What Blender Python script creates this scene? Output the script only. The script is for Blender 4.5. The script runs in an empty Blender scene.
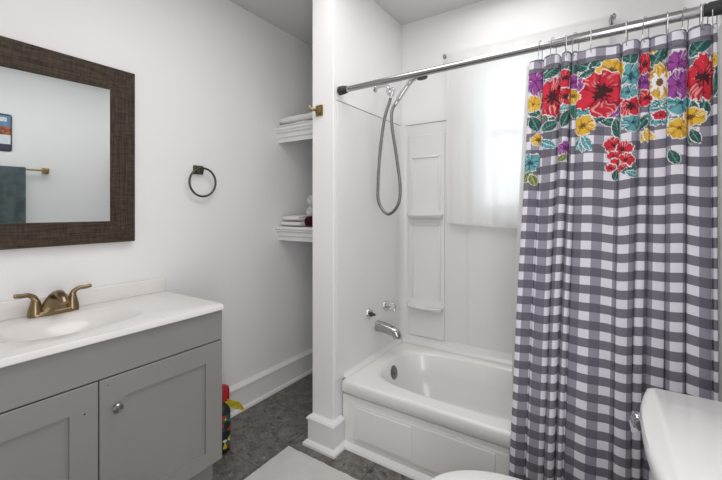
import bpy, bmesh, math, random
import numpy as np
from mathutils import Vector, Matrix, noise

SC = bpy.context.scene
COL = SC.collection
PI = math.pi
random.seed(7)

# ------------------------------------------------------------------ camera, world, lights, exposure
FPX, YAW, CY, CAMZ = 369.89, math.radians(33.489), 209.18, 1.22
cam_d = bpy.data.cameras.new('camera')
cam_d.sensor_fit = 'HORIZONTAL'
cam_d.sensor_width = 36.0
cam_d.lens = FPX / 722 * 36.0
cam_d.shift_y = -(240 - CY) / 722
cam_d.clip_start = 0.02
cam = bpy.data.objects.new('camera', cam_d)
COL.objects.link(cam)
cam.location = (0, 0, CAMZ)
cam.rotation_euler = (PI / 2, 0, YAW)
SC.camera = cam

world = bpy.data.worlds.new('sky')
SC.world = world
world.use_nodes = True
world.node_tree.nodes['Background'].inputs[0].default_value = (0.93, 0.965, 1.0, 1)
world.node_tree.nodes['Background'].inputs[1].default_value = 2.8


def area(name, loc, rot, sx, sy, power, col=(1, 1, 1)):
    d = bpy.data.lights.new(name, 'AREA')
    d.shape = 'RECTANGLE'
    d.size, d.size_y, d.energy, d.color = sx, sy, power, col
    o = bpy.data.objects.new(name, d)
    COL.objects.link(o)
    o.location, o.rotation_euler = loc, rot
    return o


area('ceiling_light', (-0.72, 0.85, 2.43), (0, 0, 0), 0.9, 1.1, 12.5, (1, 0.985, 0.962))
area('flash_fill', (0.12, 0.05, 1.2), (math.radians(86), 0, math.radians(50)), 0.5, 1.8, 13.5, (1, 0.984, 0.965))  # added upright fill panel beside the camera, standing in for a flash
area('tub_fill', (-0.43, 1.85, 2.43), (0, 0, 0), 0.5, 0.4, 2.6, (1, 0.985, 0.975))  # added fill to brighten the tub alcove, no known fixture there

vs = SC.view_settings
vs.view_transform = 'Standard'
vs.look = 'None'
vs.exposure = 0.0
vs.gamma = 1.0
vs.use_curve_mapping = False


# ------------------------------------------------------------------ materials
def lin(c):
    c = c / 255.0
    return c / 12.92 if c <= 0.04045 else ((c + 0.055) / 1.055) ** 2.4


def rgb(r, g, b):
    return (lin(r), lin(g), lin(b), 1.0)


def mat(name, col, rough=0.5, metal=0.0, var=0.0, scale=8.0, bump=0.0, bscale=60.0, spec=0.5, stretch=None, coat=0.0):
    m = bpy.data.materials.new(name)
    m.use_nodes = True
    nt = m.node_tree
    b = nt.nodes['Principled BSDF']
    b.inputs['Base Color'].default_value = col
    b.inputs['Roughness'].default_value = rough
    b.inputs['Metallic'].default_value = metal
    b.inputs['Specular IOR Level'].default_value = spec
    b.inputs['Coat Weight'].default_value = coat
    tc = nt.nodes.new('ShaderNodeTexCoord')
    src = tc.outputs['Object']
    if stretch:
        mp = nt.nodes.new('ShaderNodeMapping')
        mp.inputs['Scale'].default_value = stretch
        nt.links.new(src, mp.inputs[0])
        src = mp.outputs[0]
    if var > 0:
        n = nt.nodes.new('ShaderNodeTexNoise')
        n.inputs['Scale'].default_value = scale
        n.inputs['Detail'].default_value = 5
        nt.links.new(src, n.inputs['Vector'])
        r = nt.nodes.new('ShaderNodeValToRGB')
        r.color_ramp.elements[0].position = 0.3
        r.color_ramp.elements[1].position = 0.7
        r.color_ramp.elements[0].color = tuple(c * (1 - var) for c in col[:3]) + (1,)
        r.color_ramp.elements[1].color = tuple(min(1, c * (1 + var)) for c in col[:3]) + (1,)
        nt.links.new(n.outputs['Fac'], r.inputs[0])
        nt.links.new(r.outputs[0], b.inputs['Base Color'])
    if bump > 0:
        n2 = nt.nodes.new('ShaderNodeTexNoise')
        n2.inputs['Scale'].default_value = bscale
        n2.inputs['Detail'].default_value = 3
        nt.links.new(src, n2.inputs['Vector'])
        bp = nt.nodes.new('ShaderNodeBump')
        bp.inputs['Strength'].default_value = bump
        bp.inputs['Distance'].default_value = 0.01
        nt.links.new(n2.outputs['Fac'], bp.inputs['Height'])
        nt.links.new(bp.outputs[0], b.inputs['Normal'])
    return m


M = {}
M['wall'] = mat('wall_paint', rgb(235, 234, 235), 0.55, var=0.012, scale=2, bump=0.05, bscale=90)
M['ceil'] = mat('ceiling_paint', rgb(214, 213, 212), 0.8, var=0.01, bump=0.06, bscale=120)
M['trim'] = mat('white_trim_paint', rgb(232, 232, 233), 0.35, var=0.01)
M['surround'] = mat('surround_acrylic', rgb(226, 226, 226), 0.22, var=0.01, scale=3)
M['tub'] = mat('tub_enamel', rgb(233, 232, 230), 0.16, var=0.008, scale=4)
M['porcelain'] = mat('porcelain', rgb(232, 232, 232), 0.12, var=0.006, scale=4)
M['vanity'] = mat('grey_cabinet_paint', rgb(138, 138, 135), 0.42, var=0.02, scale=5)
M['dark'] = mat('dark_gap', rgb(22, 22, 22), 0.8)
M['marble'] = mat('cultured_marble', rgb(232, 229, 227), 0.15, var=0.012, scale=5)
M['bronze'] = mat('brushed_bronze', rgb(140, 122, 94), 0.3, 1.0, var=0.08, scale=20)
M['dbronze'] = mat('dark_bronze', rgb(92, 86, 76), 0.38, 1.0, var=0.1, scale=30)
M['brass'] = mat('aged_brass', rgb(150, 130, 86), 0.28, 1.0, var=0.12, scale=30)
M['chrome'] = mat('chrome', rgb(205, 206, 208), 0.1, 1.0)
M['steel'] = mat('brushed_steel', rgb(176, 176, 178), 0.2, 1.0)
M['hose'] = mat('hose_metal', rgb(130, 130, 130), 0.35, 1.0)
M['nickel'] = mat('satin_nickel', rgb(170, 169, 165), 0.25, 1.0)
M['rubber'] = mat('black_rubber', rgb(48, 48, 50), 0.6)
M['towel'] = mat('white_terry', rgb(236, 235, 234), 0.95, var=0.04, scale=60, bump=0.5, bscale=350)
M['burgundy'] = mat('burgundy_terry', rgb(78, 18, 28), 0.95, var=0.25, scale=80, bump=0.5, bscale=350)
M['grey_towel'] = mat('grey_terry', rgb(118, 132, 136), 0.95, var=0.22, scale=18, bump=0.5, bscale=350)
M['mat'] = mat('bath_mat_pile', rgb(246, 244, 242), 0.95, var=0.03, scale=14, bump=0.25, bscale=260)
M['red'] = mat('red_plastic', rgb(160, 16, 30), 0.3)
M['yellow'] = mat('yellow_plastic', rgb(240, 222, 70), 0.45, var=0.25, scale=50)
M['blackp'] = mat('black_plastic', rgb(28, 30, 30), 0.4)


def mat_clear(name):
    m = bpy.data.materials.new(name)
    m.use_nodes = True
    b = m.node_tree.nodes['Principled BSDF']
    b.inputs['Base Color'].default_value = (0.95, 0.96, 0.96, 1)
    b.inputs['Roughness'].default_value = 0.05
    b.inputs['Transmission Weight'].default_value = 0.9
    b.inputs['IOR'].default_value = 1.45
    return m


M['acrylic'] = mat_clear('clear_acrylic')


def mat_glass():
    m = bpy.data.materials.new('window_glass')
    m.use_nodes = True
    nt = m.node_tree
    nt.nodes.clear()
    out = nt.nodes.new('ShaderNodeOutputMaterial')
    mix = nt.nodes.new('ShaderNodeMixShader')
    tr = nt.nodes.new('ShaderNodeBsdfTransparent')
    tr.inputs[0].default_value = (0.95, 0.97, 0.97, 1)
    gl = nt.nodes.new('ShaderNodeBsdfGlossy')
    gl.inputs['Roughness'].default_value = 0.03
    mix.inputs[0].default_value = 0.07
    nt.links.new(tr.outputs[0], mix.inputs[1])
    nt.links.new(gl.outputs[0], mix.inputs[2])
    nt.links.new(mix.outputs[0], out.inputs[0])
    return m


M['glass'] = mat_glass()


def mat_cloth_sheer(name, col, trans, clear):
    m = bpy.data.materials.new(name)
    m.use_nodes = True
    nt = m.node_tree
    nt.nodes.clear()
    out = nt.nodes.new('ShaderNodeOutputMaterial')
    tc = nt.nodes.new('ShaderNodeTexCoord')
    nz = nt.nodes.new('ShaderNodeTexNoise')
    nz.inputs['Scale'].default_value = 6
    rp = nt.nodes.new('ShaderNodeValToRGB')
    rp.color_ramp.elements[0].color = tuple(c * 0.97 for c in col[:3]) + (1,)
    rp.color_ramp.elements[1].color = col
    nt.links.new(tc.outputs['Object'], nz.inputs['Vector'])
    nt.links.new(nz.outputs['Fac'], rp.inputs[0])
    df = nt.nodes.new('ShaderNodeBsdfDiffuse')
    tl = nt.nodes.new('ShaderNodeBsdfTranslucent')
    tp = nt.nodes.new('ShaderNodeBsdfTransparent')
    nt.links.new(rp.outputs[0], df.inputs[0])
    nt.links.new(rp.outputs[0], tl.inputs[0])
    m1 = nt.nodes.new('ShaderNodeMixShader')
    m1.inputs[0].default_value = trans
    m2 = nt.nodes.new('ShaderNodeMixShader')
    m2.inputs[0].default_value = clear
    nt.links.new(df.outputs[0], m1.inputs[1])
    nt.links.new(tl.outputs[0], m1.inputs[2])
    nt.links.new(m1.outputs[0], m2.inputs[1])
    nt.links.new(tp.outputs[0], m2.inputs[2])
    nt.links.new(m2.outputs[0], out.inputs[0])
    return m


M['sheer'] = mat_cloth_sheer('sheer_curtain_cloth', rgb(242, 242, 242), 0.34, 0.06)
M['liner'] = mat_cloth_sheer('liner_vinyl', rgb(244, 244, 244), 0.35, 0.05)


def nodes_of(name, rough=0.5):
    m = bpy.data.materials.new(name)
    m.use_nodes = True
    nt = m.node_tree
    b = nt.nodes['Principled BSDF']
    b.inputs['Roughness'].default_value = rough
    return m, nt, b


def mth(nt, op, a, b=None, c=None):
    n = nt.nodes.new('ShaderNodeMath')
    n.operation = op
    for i, v in enumerate((a, b, c)):
        if v is None:
            continue
        if isinstance(v, (int, float)):
            n.inputs[i].default_value = v
        else:
            nt.links.new(v, n.inputs[i])
    return n.outputs[0]


def mixc(nt, fac, a, b):
    n = nt.nodes.new('ShaderNodeMix')
    n.data_type = 'RGBA'
    if isinstance(fac, (int, float)):
        n.inputs[0].default_value = fac
    else:
        nt.links.new(fac, n.inputs[0])
    for i, v in ((6, a), (7, b)):
        if isinstance(v, tuple):
            n.inputs[i].default_value = v
        else:
            nt.links.new(v, n.inputs[i])
    return n.outputs[2]


def mat_floor():
    m, nt, b = nodes_of('slate_look_vinyl', 0.42)
    tc = nt.nodes.new('ShaderNodeTexCoord')
    P = tc.outputs['Object']

    def noise_f(sc, det, lo, hi, dist=0.0):
        n = nt.nodes.new('ShaderNodeTexNoise')
        n.inputs['Scale'].default_value = sc
        n.inputs['Detail'].default_value = det
        n.inputs['Distortion'].default_value = dist
        nt.links.new(P, n.inputs['Vector'])
        r = nt.nodes.new('ShaderNodeMapRange')
        r.inputs[1].default_value = lo
        r.inputs[2].default_value = hi
        nt.links.new(n.outputs['Fac'], r.inputs[0])
        return r.outputs[0]
    c = mixc(nt, noise_f(16, 6, 0.32, 0.68, 0.6), rgb(84, 81, 78), rgb(122, 118, 113))
    c = mixc(nt, mth(nt, 'MULTIPLY', noise_f(52, 4, 0.56, 0.7, 1.2), 0.75), c, rgb(158, 153, 147))
    c = mixc(nt, mth(nt, 'MULTIPLY', noise_f(40, 5, 0.57, 0.67, 0.8), 0.85), c, rgb(46, 44, 43))
    sx = nt.nodes.new('ShaderNodeSeparateXYZ')
    nt.links.new(P, sx.inputs[0])
    seam = None
    for ax, off in ((0, -0.918), (1, 1.19)):
        t = mth(nt, 'DIVIDE', mth(nt, 'SUBTRACT', sx.outputs[ax], off), 0.457)
        d = mth(nt, 'ABSOLUTE', mth(nt, 'SUBTRACT', t, mth(nt, 'ROUND', t)))
        s = mth(nt, 'LESS_THAN', d, 0.0045)
        seam = s if seam is None else mth(nt, 'MAXIMUM', seam, s)
    c = mixc(nt, mth(nt, 'MULTIPLY', seam, 0.75), c, rgb(40, 38, 37))
    nt.links.new(c, b.inputs['Base Color'])
    bp = nt.nodes.new('ShaderNodeBump')
    bp.inputs['Strength'].default_value = 0.25
    bp.inputs['Distance'].default_value = 0.004
    n = nt.nodes.new('ShaderNodeTexNoise')
    n.inputs['Scale'].default_value = 28
    n.inputs['Detail'].default_value = 6
    nt.links.new(P, n.inputs['Vector'])
    nt.links.new(n.outputs['Fac'], bp.inputs['Height'])
    nt.links.new(bp.outputs[0], b.inputs['Normal'])
    return m


M['floor'] = mat_floor()


def mat_wood(axis):
    m, nt, b = nodes_of('dark_walnut_weave_' + axis, 0.6)
    b.inputs['Specular IOR Level'].default_value = .25
    tc = nt.nodes.new('ShaderNodeTexCoord')

    def streak(scale, s):
        mp = nt.nodes.new('ShaderNodeMapping')
        mp.inputs['Scale'].default_value = s
        nt.links.new(tc.outputs['Object'], mp.inputs[0])
        n = nt.nodes.new('ShaderNodeTexNoise')
        n.inputs['Scale'].default_value = scale
        n.inputs['Detail'].default_value = 4
        nt.links.new(mp.outputs[0], n.inputs['Vector'])
        return n.outputs['Fac']
    if axis == 'z':
        a, c2 = streak(10, (1, 22, 1)), streak(14, (1, 2, 10))
    else:
        a, c2 = streak(10, (1, 1, 22)), streak(14, (1, 10, 2))
    r = nt.nodes.new('ShaderNodeMapRange')
    r.inputs[1].default_value, r.inputs[2].default_value = 0.36, 0.66
    nt.links.new(mth(nt, 'ADD', mth(nt, 'MULTIPLY', a, 0.62), mth(nt, 'MULTIPLY', c2, 0.38)), r.inputs[0])
    nt.links.new(mixc(nt, r.outputs[0], rgb(38, 31, 25), rgb(80, 67, 55)), b.inputs['Base Color'])
    return m


M['wood_z'] = mat_wood('z')
M['wood_y'] = mat_wood('y')

m, nt, b = nodes_of('mirror_silver', 0.01)
b.inputs['Base Color'].default_value = rgb(234, 240, 240)
b.inputs['Metallic'].default_value = 1.0
M['mirror'] = m


# ------------------------------------------------------------------ builders
def wloc(o):
    p = Vector((0, 0, 0))
    while o is not None:
        p += Vector(o.location)
        o = o.parent
    return p


def obj(name, bm, m, parent=None, loc=None, smooth=False, mods=()):
    """geometry comes in world coordinates; the object's origin goes to loc (top-level) or its parent's origin"""
    base = wloc(parent) if parent is not None else Vector(loc if loc is not None else (0, 0, 0))
    bmesh.ops.translate(bm, verts=bm.verts, vec=-base)
    bmesh.ops.recalc_face_normals(bm, faces=bm.faces)
    me = bpy.data.meshes.new(name)
    bm.to_mesh(me)
    bm.free()
    for mm in (m if isinstance(m, (list, tuple)) else [m]):
        me.materials.append(mm)
    if smooth:
        me.polygons.foreach_set('use_smooth', [True] * len(me.polygons))
        me.set_sharp_from_angle(angle=math.radians(smooth if smooth is not True else 40))
    o = bpy.data.objects.new(name, me)
    COL.objects.link(o)
    if parent is not None:
        o.parent = parent
    else:
        o.location = base
    return o


def tag(o, label, cat, group=None, kind=None):
    o['label'] = label
    o['category'] = cat
    if group:
        o['group'] = group
    if kind:
        o['kind'] = kind
    return o


def thing(name, label, cat, loc, group=None, kind=None):
    o = bpy.data.objects.new(name, None)
    o.empty_display_size = 0.05
    COL.objects.link(o)
    o.location = loc
    return tag(o, label, cat, group, kind)


def box(bm, x0, x1, y0, y1, z0, z1, bev=0.0, seg=2):
    r = bmesh.ops.create_cube(bm, size=1.0)
    for v in r['verts']:
        v.co = Vector((x0 + (v.co.x + .5) * (x1 - x0), y0 + (v.co.y + .5) * (y1 - y0), z0 + (v.co.z + .5) * (z1 - z0)))
    if bev > 0:
        es = list({e for v in r['verts'] for e in v.link_edges})
        bmesh.ops.bevel(bm, geom=es, offset=bev, segments=seg, affect='EDGES', profile=0.5)
    return bm


def B():
    return bmesh.new()


def bx(*a, **k):
    return box(B(), *a, **k)


def loft(bm, rings, cap0=True, cap1=True, closed=True):
    vr = [[bm.verts.new(p) for p in r] for r in rings]
    n = len(vr[0])
    for a, b2 in zip(vr[:-1], vr[1:]):
        for i in range(n if closed else n - 1):
            j = (i + 1) % n
            bm.faces.new((a[i], a[j], b2[j], b2[i]))
    if cap0:
        bm.faces.new(vr[0][::-1])
    if cap1:
        bm.faces.new(vr[-1])
    return bm


def frame_of(t):
    t = t.normalized()
    u = Vector((0, 0, 1)) if abs(t.z) < 0.9 else Vector((1, 0, 0))
    a = t.cross(u).normalized()
    return a, t.cross(a).normalized()


def tube(bm, pts, rad, n=12, cap=True, squash=1.0):
    pts = [Vector(p) for p in pts]
    rads = rad if isinstance(rad, (list, tuple)) else [rad] * len(pts)
    rings = []
    pa = None
    for i, p in enumerate(pts):
        t = (pts[min(i + 1, len(pts) - 1)] - pts[max(i - 1, 0)]).normalized()
        if pa is None:
            a, b2 = frame_of(t)
        else:
            a = (pa - t * pa.dot(t)).normalized()
            b2 = t.cross(a).normalized()
        pa = a
        rings.append([p + (a * math.cos(2 * PI * k / n) + b2 * math.sin(2 * PI * k / n) * squash) * rads[i] for k in range(n)])
    return loft(bm, rings, cap, cap)


def smooth_path(pts, n=8):
    """Catmull-Rom through the points"""
    P = [Vector(p) for p in pts]
    P = [P[0] * 2 - P[1]] + P + [P[-1] * 2 - P[-2]]
    out = []
    for i in range(1, len(P) - 2):
        for k in range(n):
            t = k / n
            p0, p1, p2, p3 = P[i - 1:i + 3]
            out.append(0.5 * ((2 * p1) + (p2 - p0) * t + (2 * p0 - 5 * p1 + 4 * p2 - p3) * t * t + (3 * p1 - p0 - 3 * p2 + p3) * t ** 3))
    out.append(P[-2])
    return out


def lathe(bm, prof, origin, axis=(0, 0, 1), n=24, cap=True):
    """prof: list of (distance along axis, radius)"""
    ax = Vector(axis).normalized()
    a, b2 = frame_of(ax)
    O = Vector(origin)
    rings = [[O + ax * h + (a * math.cos(2 * PI * k / n) + b2 * math.sin(2 * PI * k / n)) * max(r, 1e-4) for k in range(n)] for h, r in prof]
    return loft(bm, rings, cap, cap)


def extrude_profile(bm, prof, along, a0, a1, cap=True):
    """prof: 2D points; along 'x': (y,z) points, along 'y': (x,z) points"""
    if along == 'x':
        r = [[Vector((a, p[0], p[1])) for p in prof] for a in (a0, a1)]
    else:
        r = [[Vector((p[0], a, p[1])) for p in prof] for a in (a0, a1)]
    return loft(bm, r, cap, cap)


def sq_ring(cx, cy, hx, hy, z, n, N=72):
    """super-ellipse ring of exponent n"""
    out = []
    for k in range(N):
        a = 2 * PI * k / N
        c, s = math.cos(a), math.sin(a)
        d = (abs(c) ** n + abs(s) ** n) ** (1.0 / n)
        out.append(Vector((cx + hx * c / d, cy + hy * s / d, z)))
    return out


# ------------------------------------------------------------------ room shell
XL, XR, YB, YF, ZC = -1.86, 0.292, 2.227, -0.60, 2.455
CX0, CX1, CYF = -1.282, -1.142, 1.475            # partition wall between closet and tub


def struct(name, bm, m, label, cat, parent=None, smooth=False):
    o = obj(name, bm, m, parent, smooth=smooth)
    if parent is None:
        tag(o, label, cat, kind='structure')
    return o


struct('floor', bx(XL - .1, XR + .1, YF - .1, YB + .12, -.06, 0), M['floor'], 'dark grey slate look vinyl tile floor', 'floor')
struct('ceiling', bx(XL - .1, XR + .1, YF - .1, YB + .12, ZC, ZC + .06), M['ceil'], 'flat pale grey painted ceiling', 'ceiling')
struct('wall_left', bx(XL - .1, XL, YF - .1, YB + .12, 0, ZC), M['wall'], 'white painted wall behind the vanity and mirror', 'wall')
struct('wall_right', bx(XR, XR + .1, YF - .1, YB + .12, 0, ZC), M['wall'], 'white painted wall behind the toilet', 'wall')
struct('wall_front', bx(XL, XR, YF - .1, YF, 0, ZC), M['wall'], 'white painted wall opposite the tub', 'wall')
WX0, WX1, WZ0, WZ1 = -0.68, -0.10, 1.17, 2.10   # window hole
bm = B()
box(bm, XL, WX0, YB, YB + .12, 0, ZC)
box(bm, WX1, XR, YB, YB + .12, 0, ZC)
box(bm, WX0, WX1, YB, YB + .12, 0, WZ0)
box(bm, WX0, WX1, YB, YB + .12, WZ1, ZC)
struct('wall_back', bm, M['wall'], 'white painted wall with the window above the tub', 'wall')
struct('wall_partition', bx(CX0, CX1, CYF, YB, 0, ZC, bev=.004), M['wall'], 'narrow white partition wall between closet shelves and tub', 'wall')

# window 1
win = obj('window_1', B(), M['trim'])
tag(win, 'white sash window glowing behind the sheer curtain', 'window', kind='structure')
bm = B()
for a in ((WX0, WX0 + .045, WZ0, WZ1), (WX1 - .045, WX1, WZ0, WZ1), (WX0 + .045, WX1 - .045, WZ0, WZ0 + .035), (WX0 + .045, WX1 - .045, WZ1 - .04, WZ1)):
    box(bm, a[0], a[1], YB + .005, YB + .115, a[2], a[3], bev=.003)
obj('window_frame', bm, M['trim'], win)
for nm, y, z0, z1 in (('lower_sash', YB + .03, WZ0 + .035, 1.69), ('upper_sash', YB + .07, 1.65, WZ1 - .04)):
    bm = B()
    x0, x1 = WX0 + .045, WX1 - .045
    for a in ((x0, x0 + .035, z0, z1), (x1 - .035, x1, z0, z1), (x0 + .035, x1 - .035, z0, z0 + .04), (x0 + .035, x1 - .035, z1 - .04, z1)):
        box(bm, a[0], a[1], y, y + .035, a[2], a[3], bev=.003)
    s = obj(nm, bm, M['trim'], win)
    obj('pane', bx(x0 + .03, x1 - .03, y + .015, y + .019, z0 + .035, z1 - .035), M['glass'], s)

# baseboards
BBP = lambda x: [(x, 0.0), (x + .034, 0.0), (x + .034, .008), (x + .03, .018), (x + .02, .022), (x + .02, .135), (x + .028, .140), (x + .028, .148), (x + .02, .156), (x + .008, .165), (x, .165)]
bm = B()
extrude_profile(bm, BBP(XL), 'y', 1.02, YB)
struct('baseboard_left', bm, M['trim'], 'tall white baseboard along the left wall beside the vanity', 'baseboard')
bm = B()
xa, xb, yf = CX0 - .008, CX1 + .018, CYF - .025
prof = [(-.03, 0.0), (0.020, 0.0), (0.020, 0.012), (.012, .022), (0, .028), (0, .128), (.006, .132), (.006, .140), (0, .148), (-.012, .155), (-.019, .156), (-.03, .156)]
stations = [[Vector((xa - d, 1.9, z)) for d, z in prof], [Vector((xa - d, yf - d, z)) for d, z in prof], [Vector((xb + d, yf - d, z)) for d, z in prof], [Vector((xb + d, 1.54, z)) for d, z in prof]]
loft(bm, stations, True, True)
struct('baseboard_partition', bm, M['trim'], 'tall white capped plinth wrapped round the foot of the partition', 'baseboard')

PT = .006       # thickness of the surround panels
# ------------------------------------------------------------------ tub
TX0, TX1, TYF, TZ = CX1 + PT, XR - .004, 1.545, 0.345
tub = thing('bathtub', 'white enamel alcove bathtub behind the gingham curtain', 'bathtub', (-.43, 1.88, 0))
cx, cy = (TX0 + TX1) / 2, (TYF - .02 + YB) / 2
hx, hy = (TX1 - TX0) / 2, (YB - .003 - TYF + .02) / 2
cyo = (TYF - .02 + YB - .003) / 2
bcx, bcy, bhx, bhy = -.425, 1.885, .615, .262
rings = [sq_ring(cx, cyo + .01, hx, hy - .012, .270, 40), sq_ring(cx, cyo, hx, hy - .001, .288, 60), sq_ring(cx, cyo, hx, hy, .330, 60),
         sq_ring(cx, cyo, hx - .002, hy - .003, .3405, 55), sq_ring(cx, cyo, hx - .008, hy - .010, TZ, 50), sq_ring(cx, cyo, hx - .014, hy - .016, TZ + .0002, 48), sq_ring(bcx, bcy, bhx + .03, bhy + .026, TZ + .0002, 4.4),
         sq_ring(bcx, bcy, bhx + .02, bhy + .016, TZ, 4.2), sq_ring(bcx, bcy, bhx + .006, bhy + .005, TZ - .006, 4.0),
         sq_ring(bcx, bcy, bhx - .006, bhy - .006, TZ - .022, 3.8), sq_ring(bcx, bcy, bhx - .03, bhy - .02, .22, 3.6),
         sq_ring(bcx, bcy, bhx - .06, bhy - .04, .11, 3.4), sq_ring(bcx, bcy, bhx - .10, bhy - .075, .065, 3.0),
         sq_ring(bcx, bcy, bhx - .2, bhy - .15, .052, 2.6), sq_ring(bcx, bcy, .05, .03, .048, 2)]
bm = loft(B(), rings, False, True)
obj('basin', bm, M['tub'], tub, smooth=50)
bm = bx(TX0, TX1, TYF, TYF + .02, 0, .268, bev=.004)
ap = obj('apron', bm, M['tub'], tub)
bm = B()
box(bm, TX0 + .045, -.28, TYF - .005, TYF + .003, .05, .247, bev=.003)
box(bm, TX0 + .075, -.25 - .12, TYF - .009, TYF + .0, .06, .236, bev=.003)
box(bm, TX0 + .1, -.74, TYF - .013, TYF + .0, .07, .224, bev=.003)
obj('apron_panel', bm, M['tub'], ap)
bm = B()
extrude_profile(bm, [(TYF, 0), (TYF - .022, 0), (TYF - .02, .012), (TYF - .008, .024), (TYF, .029)], 'x', TX0 + .01, TX1)
obj('base_trim', bm, M['trim'], tub, smooth=True)
ov = obj('overflow_plate', lathe(B(), [(0, .041), (.006, .041), (.011, .034), (.013, .012), (.020, .010), (.020, 0)], (-1.030, 1.893, .272), (1, 0, .22), 28), M['hose'], tub, smooth=True)
obj('drain', lathe(B(), [(0, .03), (.004, .028), (.005, 0)], (-.86, 1.885, .055)), M['chrome'], tub, smooth=True)

# ------------------------------------------------------------------ tub surround
ST = 1.772
sur = thing('tub_surround', 'glossy white moulded wall surround with corner shelves above the bathtub', 'tub surround', (-.43, 2.2, .35))
obj('faucet_end_panel', bx(CX1 + .0003, CX1 + PT, 1.497, YB - .0003, .346, ST, bev=.002), M['surround'], sur)
yb = YB - .010
bm = B()
box(bm, CX1 + PT, WX0 - .01, yb, YB - .0003, .346, ST, bev=.002)
box(bm, WX0 - .01, XR - .0005, yb, YB - .0003, .346, WZ0 - .01, bev=.002)
box(bm, WX1 + .01, XR - .0005, yb, YB - .0003, WZ0 - .01, ST, bev=.002)
bp = obj('back_panel', bm, M['surround'], sur)
obj('right_end_panel', bx(XR - PT, XR - .0003, 1.497, yb, .346, ST, bev=.002), M['surround'], sur)
# coved corner
bm = B()
pr = [(CX1 + PT, YB - .012)]
for k in range(9):
    a = PI / 2 * k / 8
    pr.append((CX1 + PT, YB - .012 - .05 + .05 * math.sin(a)) if 0 else (CX1 + PT + .05 - .05 * math.cos(a), YB - .06 + .05 * math.sin(a)))
loft(bm, [[Vector((x, y, z)) for x, y in pr] for z in (.36, ST)])
obj('corner_cove', bm, M['surround'], sur, smooth=True)
# cove along the rim
bm = B()
extrude_profile(bm, [(yb, .398), (yb - .004, .388), (yb - .012, .370), (yb - .024, .353), (yb - .034, .3465), (yb, .3465)], 'x', CX1 + .02, XR - .012)
extrude_profile(bm, [(CX1 + PT - .001, .374), (CX1 + PT + .002, .366), (CX1 + PT + .006, .357), (CX1 + PT + .013, .350), (CX1 + PT + .020, .3465), (CX1 + PT - .001, .3465)], 'y', 1.55, yb)
obj('rim_cove', bm, M['surround'], sur, smooth=True)
# shelf tower
tw = obj('shelf_tower', bx(-1.083, -.838, yb - .012, yb, .399, ST - .07, bev=.006, seg=3), M['surround'], sur)
for z0, z1 in ((1.22, 1.56), (.64, 1.13)):
    bm = B()
    x0, x1 = -1.062, -.862
    w = .012
    for a in ((x0, x0 + w, z0, z1), (x1 - w, x1, z0, z1), (x0, x1, z1 - w, z1)):
        box(bm, a[0], a[1], yb - .020, yb - .010, a[2], a[3], bev=.004)
    obj('niche_rim', bm, M['surround'], tw, smooth=True)
for z in (1.185, .60):
    bm = B()
    rings = []
    for k, (dz, dd, hw) in enumerate(((-.028, .02, .104), (-.022, .05, .112), (-.008, .072, .118), (.002, .075, .12), (.006, .07, .119), (.002, .06, .112), (-.001, .02, .108))):
        r = []
        for j in range(17):
            t = PI * j / 16
            r.append(Vector((-.961 - hw * math.copysign(abs(math.cos(t)) ** .5, math.cos(t)), yb - .004 - dd * math.sin(t) ** .5, z + dz)))
        rings.append(r)
    loft(bm, rings, True, True)
    obj('soap_shelf', bm, M['surround'], tw, smooth=True)
obj('panel_seam', bx(-.704, -.699, yb - .002, yb, .43, WZ0 - .02), M['surround'], sur)
bm = B()
box(bm, CX1 + .0005, CX1 + PT + .001, 1.497, YB - .012, ST, ST + .003)
box(bm, CX1 + PT, WX0 - .01, yb - .002, YB - .0003, ST, ST + .003)
obj('top_edge', bm, mat('old_grey_caulk', rgb(140, 138, 136), .7), sur)

# ------------------------------------------------------------------ shower fittings
FX = CX1 + PT + .0004


def valve(y, z, label, clear):
    t = thing('shower_valve', label, 'valve', (FX, y, z), 'hot and cold valves above the tub spout')
    obj('escutcheon', lathe(B(), [(0, .032), (.004, .031), (.010, .024), (.012, .012), (.012, 0)], (FX, y, z), (1, 0, 0), 28), M['chrome'], t, smooth=True)
    if clear:
        obj('stem', lathe(B(), [(.010, .011), (.03, .010), (.03, 0)], (FX, y, z), (1, 0, 0), 16), M['chrome'], t, smooth=True)
        bm = lathe(B(), [(.028, .012), (.034, .023), (.05, .026), (.062, .023), (.066, .01), (.066, 0)], (FX, y, z), (1, 0, 0), 10)
        obj('knob', bm, M['acrylic'], t)
    else:
        obj('stem', lathe(B(), [(.010, .013), (.022, .012), (.026, .009), (.040, .006), (.045, .002)], (FX, y, z), (1, 0, 0), 16), M['rubber'], t, smooth=True)


valve(1.802, .618, 'round chrome valve plate with a bare dark stem and no knob', False)
valve(1.994, .622, 'round chrome valve with a clear faceted knob, nearer the corner', True)

sp = thing('tub_spout', 'chrome tub spout above the overflow plate', 'spout', (FX, 1.893, .522))
pts = smooth_path([(FX + .002, 1.893, .526), (FX + .04, 1.893, .524), (FX + .085, 1.893, .517), (FX + .118, 1.893, .508), (FX + .132, 1.893, .492), (FX + .134, 1.893, .478)], 4)
n = len(pts)
obj('body', tube(B(), pts, [.032 - .007 * i / (n - 1) for i in range(n)], 18), M['steel'], sp, smooth=True)
obj('diverter_knob', lathe(B(), [(0, .005), (.016, .005), (.018, .009), (.026, .008), (.026, 0)], (FX + .108, 1.893, .530), (0, 0, 1), 12), M['chrome'], sp, smooth=True)

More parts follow.
